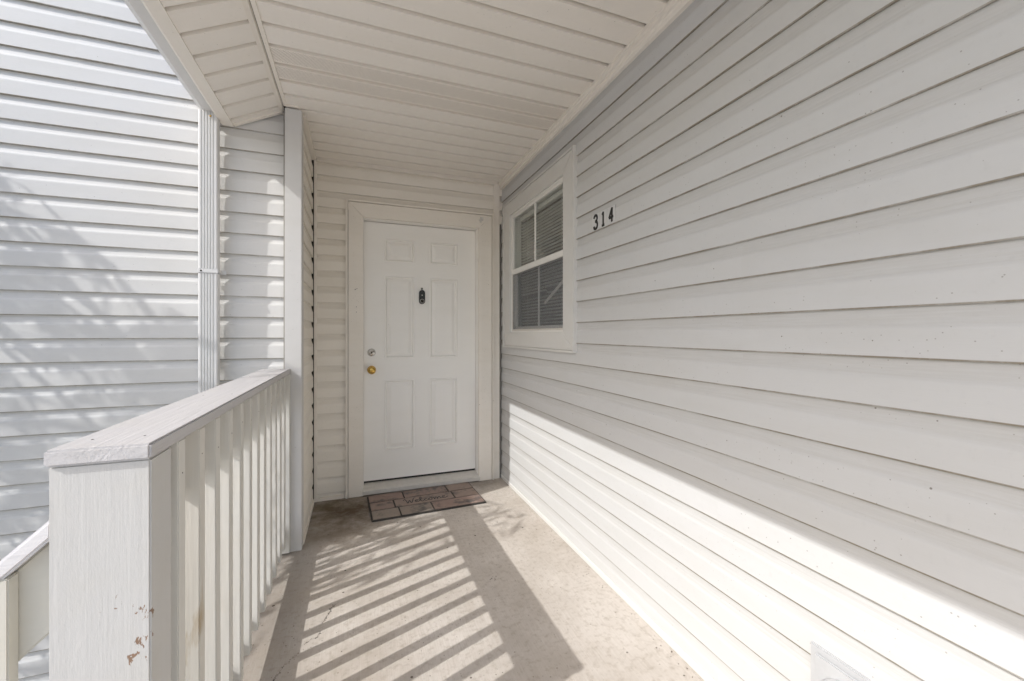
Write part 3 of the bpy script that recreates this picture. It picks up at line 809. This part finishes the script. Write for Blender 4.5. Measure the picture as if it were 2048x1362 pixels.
# cursive Welcome
wl = [[(0, .75), (.10, .98), (.16, .6), (.20, .05), (.34, .62), (.42, .05), (.62, .95), (.74, 1.0)],
      [(.62, .28), (.78, .35), (.80, .50), (.70, .52), (.66, .25), (.75, .05), (.90, .22)],
      [(.90, .22), (1.06, .75), (1.04, .98), (.97, .80), (.98, .2), (1.05, .03), (1.18, .25)],
      [(1.38, .45), (1.28, .52), (1.20, .25), (1.28, .04), (1.42, .2)],
      [(1.42, .2), (1.55, .50), (1.45, .38), (1.47, .08), (1.62, .10), (1.64, .42), (1.55, .50), (1.78, .42)],
      [(1.78, .5), (1.78, .05), (1.88, .48), (1.95, .42), (1.95, .05), (2.06, .48), (2.14, .42), (2.14, .1), (2.24, .15)],
      [(2.24, .15), (2.42, .35), (2.42, .52), (2.30, .45), (2.30, .12), (2.42, .04), (2.62, .28)]]
parts = []
for stv in wl:
    parts.append(tube(catmull([((x-1.3)*.125, -.002+(y-.45)*.085, .0164) for x, y in stv], 5), .0034, (2, .4), 6))
wd = link('lettering', mesh(*join(parts)), M['ink'], mat); wd['label'] = 'dark cursive word Welcome'

# ------------------------------------------------------------------ vent cover low on the long wall
vb = thing('vent_cover', 'white plastic vent cover low on the siding wall', 'vent', (XR-.002, .67, .30), R(-90))
box('flange', (-.115, .115, -.006, .02, -.12, .106), M['vent'], vb, .003)
box('frame', (-.100, .100, -.014, -.005, -.105, .090), M['vent'], vb, .004)
hv = []
for i in range(17):
    a = R(180*i/16); hv.append((.086*math.cos(a), .0+.070*math.sin(a)))
hv = [(.086, -.10)]+hv+[(-.086, -.10)]
k = len(hv); vs = [(x, -.012, z) for x, z in hv]+[(x*.97, -.020, z*.96) for x, z in hv]+[(x*.90, -.022, z*.90) for x, z in hv]
fs = [(r*k+i, r*k+(i+1) % k, r*k+k+(i+1) % k, r*k+k+i) for r in range(2) for i in range(k)]+[tuple(range(2*k, 3*k))]
link('hood', mesh(vs, fs), M['vent'], vb)

# ------------------------------------------------------------------ tree beyond the stairs: its leaves dapple the wall and the floor
tree = thing('tree', 'slender tree with drooping narrow leaves beside the building', 'tree', (-3.15, 2.02, -2.95))
rnd = random.Random(21)
tp = [(0, 0, 0), (.05, .05, 1.5), (-.05, 0, 3.2), (.05, -.03, 4.2), (.05, -.03, 5.25), (.05, -.05, 6.3)]
parts = [tube(catmull(tp, 4), [.14*(1-i/26) for i in range(21)], n=10)]
lv = []; lf = []
def leaf(p, d, L, W):
    if p.y > .62 or (p+d*L).y > .62: return
    s = d.cross(Vector((rnd.uniform(-1, 1), rnd.uniform(-1, 1), rnd.uniform(-1, 1)))).normalized()
    o = len(lv); m1 = p+d*L*.45
    lv.extend([tuple(p), tuple(m1+s*W), tuple(p+d*L), tuple(m1-s*W)]); lf.append((o, o+1, o+2, o+3))
trunk_pts = catmull(tp, 4)
cen = Vector((.6, -.05, 6.15))
for b in range(52):
    zfrac = rnd.uniform(.46, .99)
    bp = trunk_pts[int(zfrac*(len(trunk_pts)-1))]
    ang = rnd.uniform(0, 2*math.pi); L = rnd.uniform(.45, 1.15)*(1.3-.5*zfrac)
    d = Vector((math.cos(ang), math.sin(ang)*.55-.12, rnd.uniform(.15, .7))).normalized()
    if b >= 44:
        bp = trunk_pts[int(rnd.uniform(.76, .86)*(len(trunk_pts)-1))]; d = Vector((rnd.uniform(-.5, .5), -1, rnd.uniform(.05, .5))).normalized(); L = rnd.uniform(.8, 1.35)
    pts = [bp]; p = Vector(bp)
    for s in range(6):
        d = (d+Vector((0, 0, -.13))).normalized(); p = p+d*L/6; pts.append(p.copy())
    parts.append(tube(pts, [.022*(1-i/8) for i in range(7)], n=5, caps=False))
    for s in range(1, 7):
        for t in range(2):
            if rnd.random() < .42: continue
            q = pts[s]+Vector((rnd.uniform(-.05, .05),)*3)
            td = (Vector((rnd.uniform(-1, 1), rnd.uniform(-1, 1), rnd.uniform(-1.2, .1)))+d*.6).normalized()
            tl = rnd.uniform(.25, .55); tpts = [q]
            for u in range(4):
                td = (td+Vector((0, 0, -.28))).normalized(); tpts.append(tpts[-1]+td*tl/4)
            parts.append(tube(tpts, .003, n=3, caps=False))
            for u in range(1, 5):
                for v_ in range(2):
                    ld = (td+Vector((rnd.uniform(-.8, .8), rnd.uniform(-.8, .8), rnd.uniform(-.9, .3)))).normalized()
                    leaf(tpts[u], ld, rnd.uniform(.11, .22), rnd.uniform(.010, .020))
link('trunk', mesh(*join(parts)), M['bark'], tree)
link('crown', mesh(lv, lf), M['leaf'], tree)

# ------------------------------------------------------------------ grit and leaf crumbs swept against the wall and scattered over the slab
rnd = random.Random(77); vs = []; fs = []
def crumb(x, y, r):
    o = len(vs); a = rnd.uniform(0, 6.3); k = rnd.uniform(.35, .9)
    for i in range(5):
        t = a+i*1.2566; rr_ = r*rnd.uniform(.6, 1.1)
        dx, dy = rr_*math.cos(t), rr_*k*math.sin(t)
        vs.append((x+dx*math.cos(a)-dy*math.sin(a), y+dx*math.sin(a)+dy*math.cos(a), .0012+rnd.uniform(0, .002)))
    vs.append((x, y, .0015+r*.5))
    for i in range(5): fs.append((o+i, o+(i+1) % 5, o+5))
for i in range(110): crumb(XR-.012-abs(rnd.gauss(0, .03)), rnd.uniform(.2, 3.3), rnd.uniform(.0015, .0045))
for i in range(70): crumb(rnd.uniform(-.30, XR-.05), rnd.uniform(.8, 3.3), rnd.uniform(.0012, .004))
for i in range(60): crumb(rnd.gauss(-.28, .07), rnd.uniform(1.2, 3.3), rnd.uniform(.0015, .0045))
for i in range(40): crumb(rnd.uniform(-.25, 1.1), 3.385-abs(rnd.gauss(0, .03)), rnd.uniform(.0015, .0045))
for i in range(14): crumb(.66+rnd.gauss(0, .012), 2.02+rnd.gauss(0, .012), rnd.uniform(.002, .004))
dz = link('leaf_litter', mesh(vs, fs), simple('litter', (.09, .065, .04), .9, 0, .5, 60)); dz['kind'] = 'stuff'
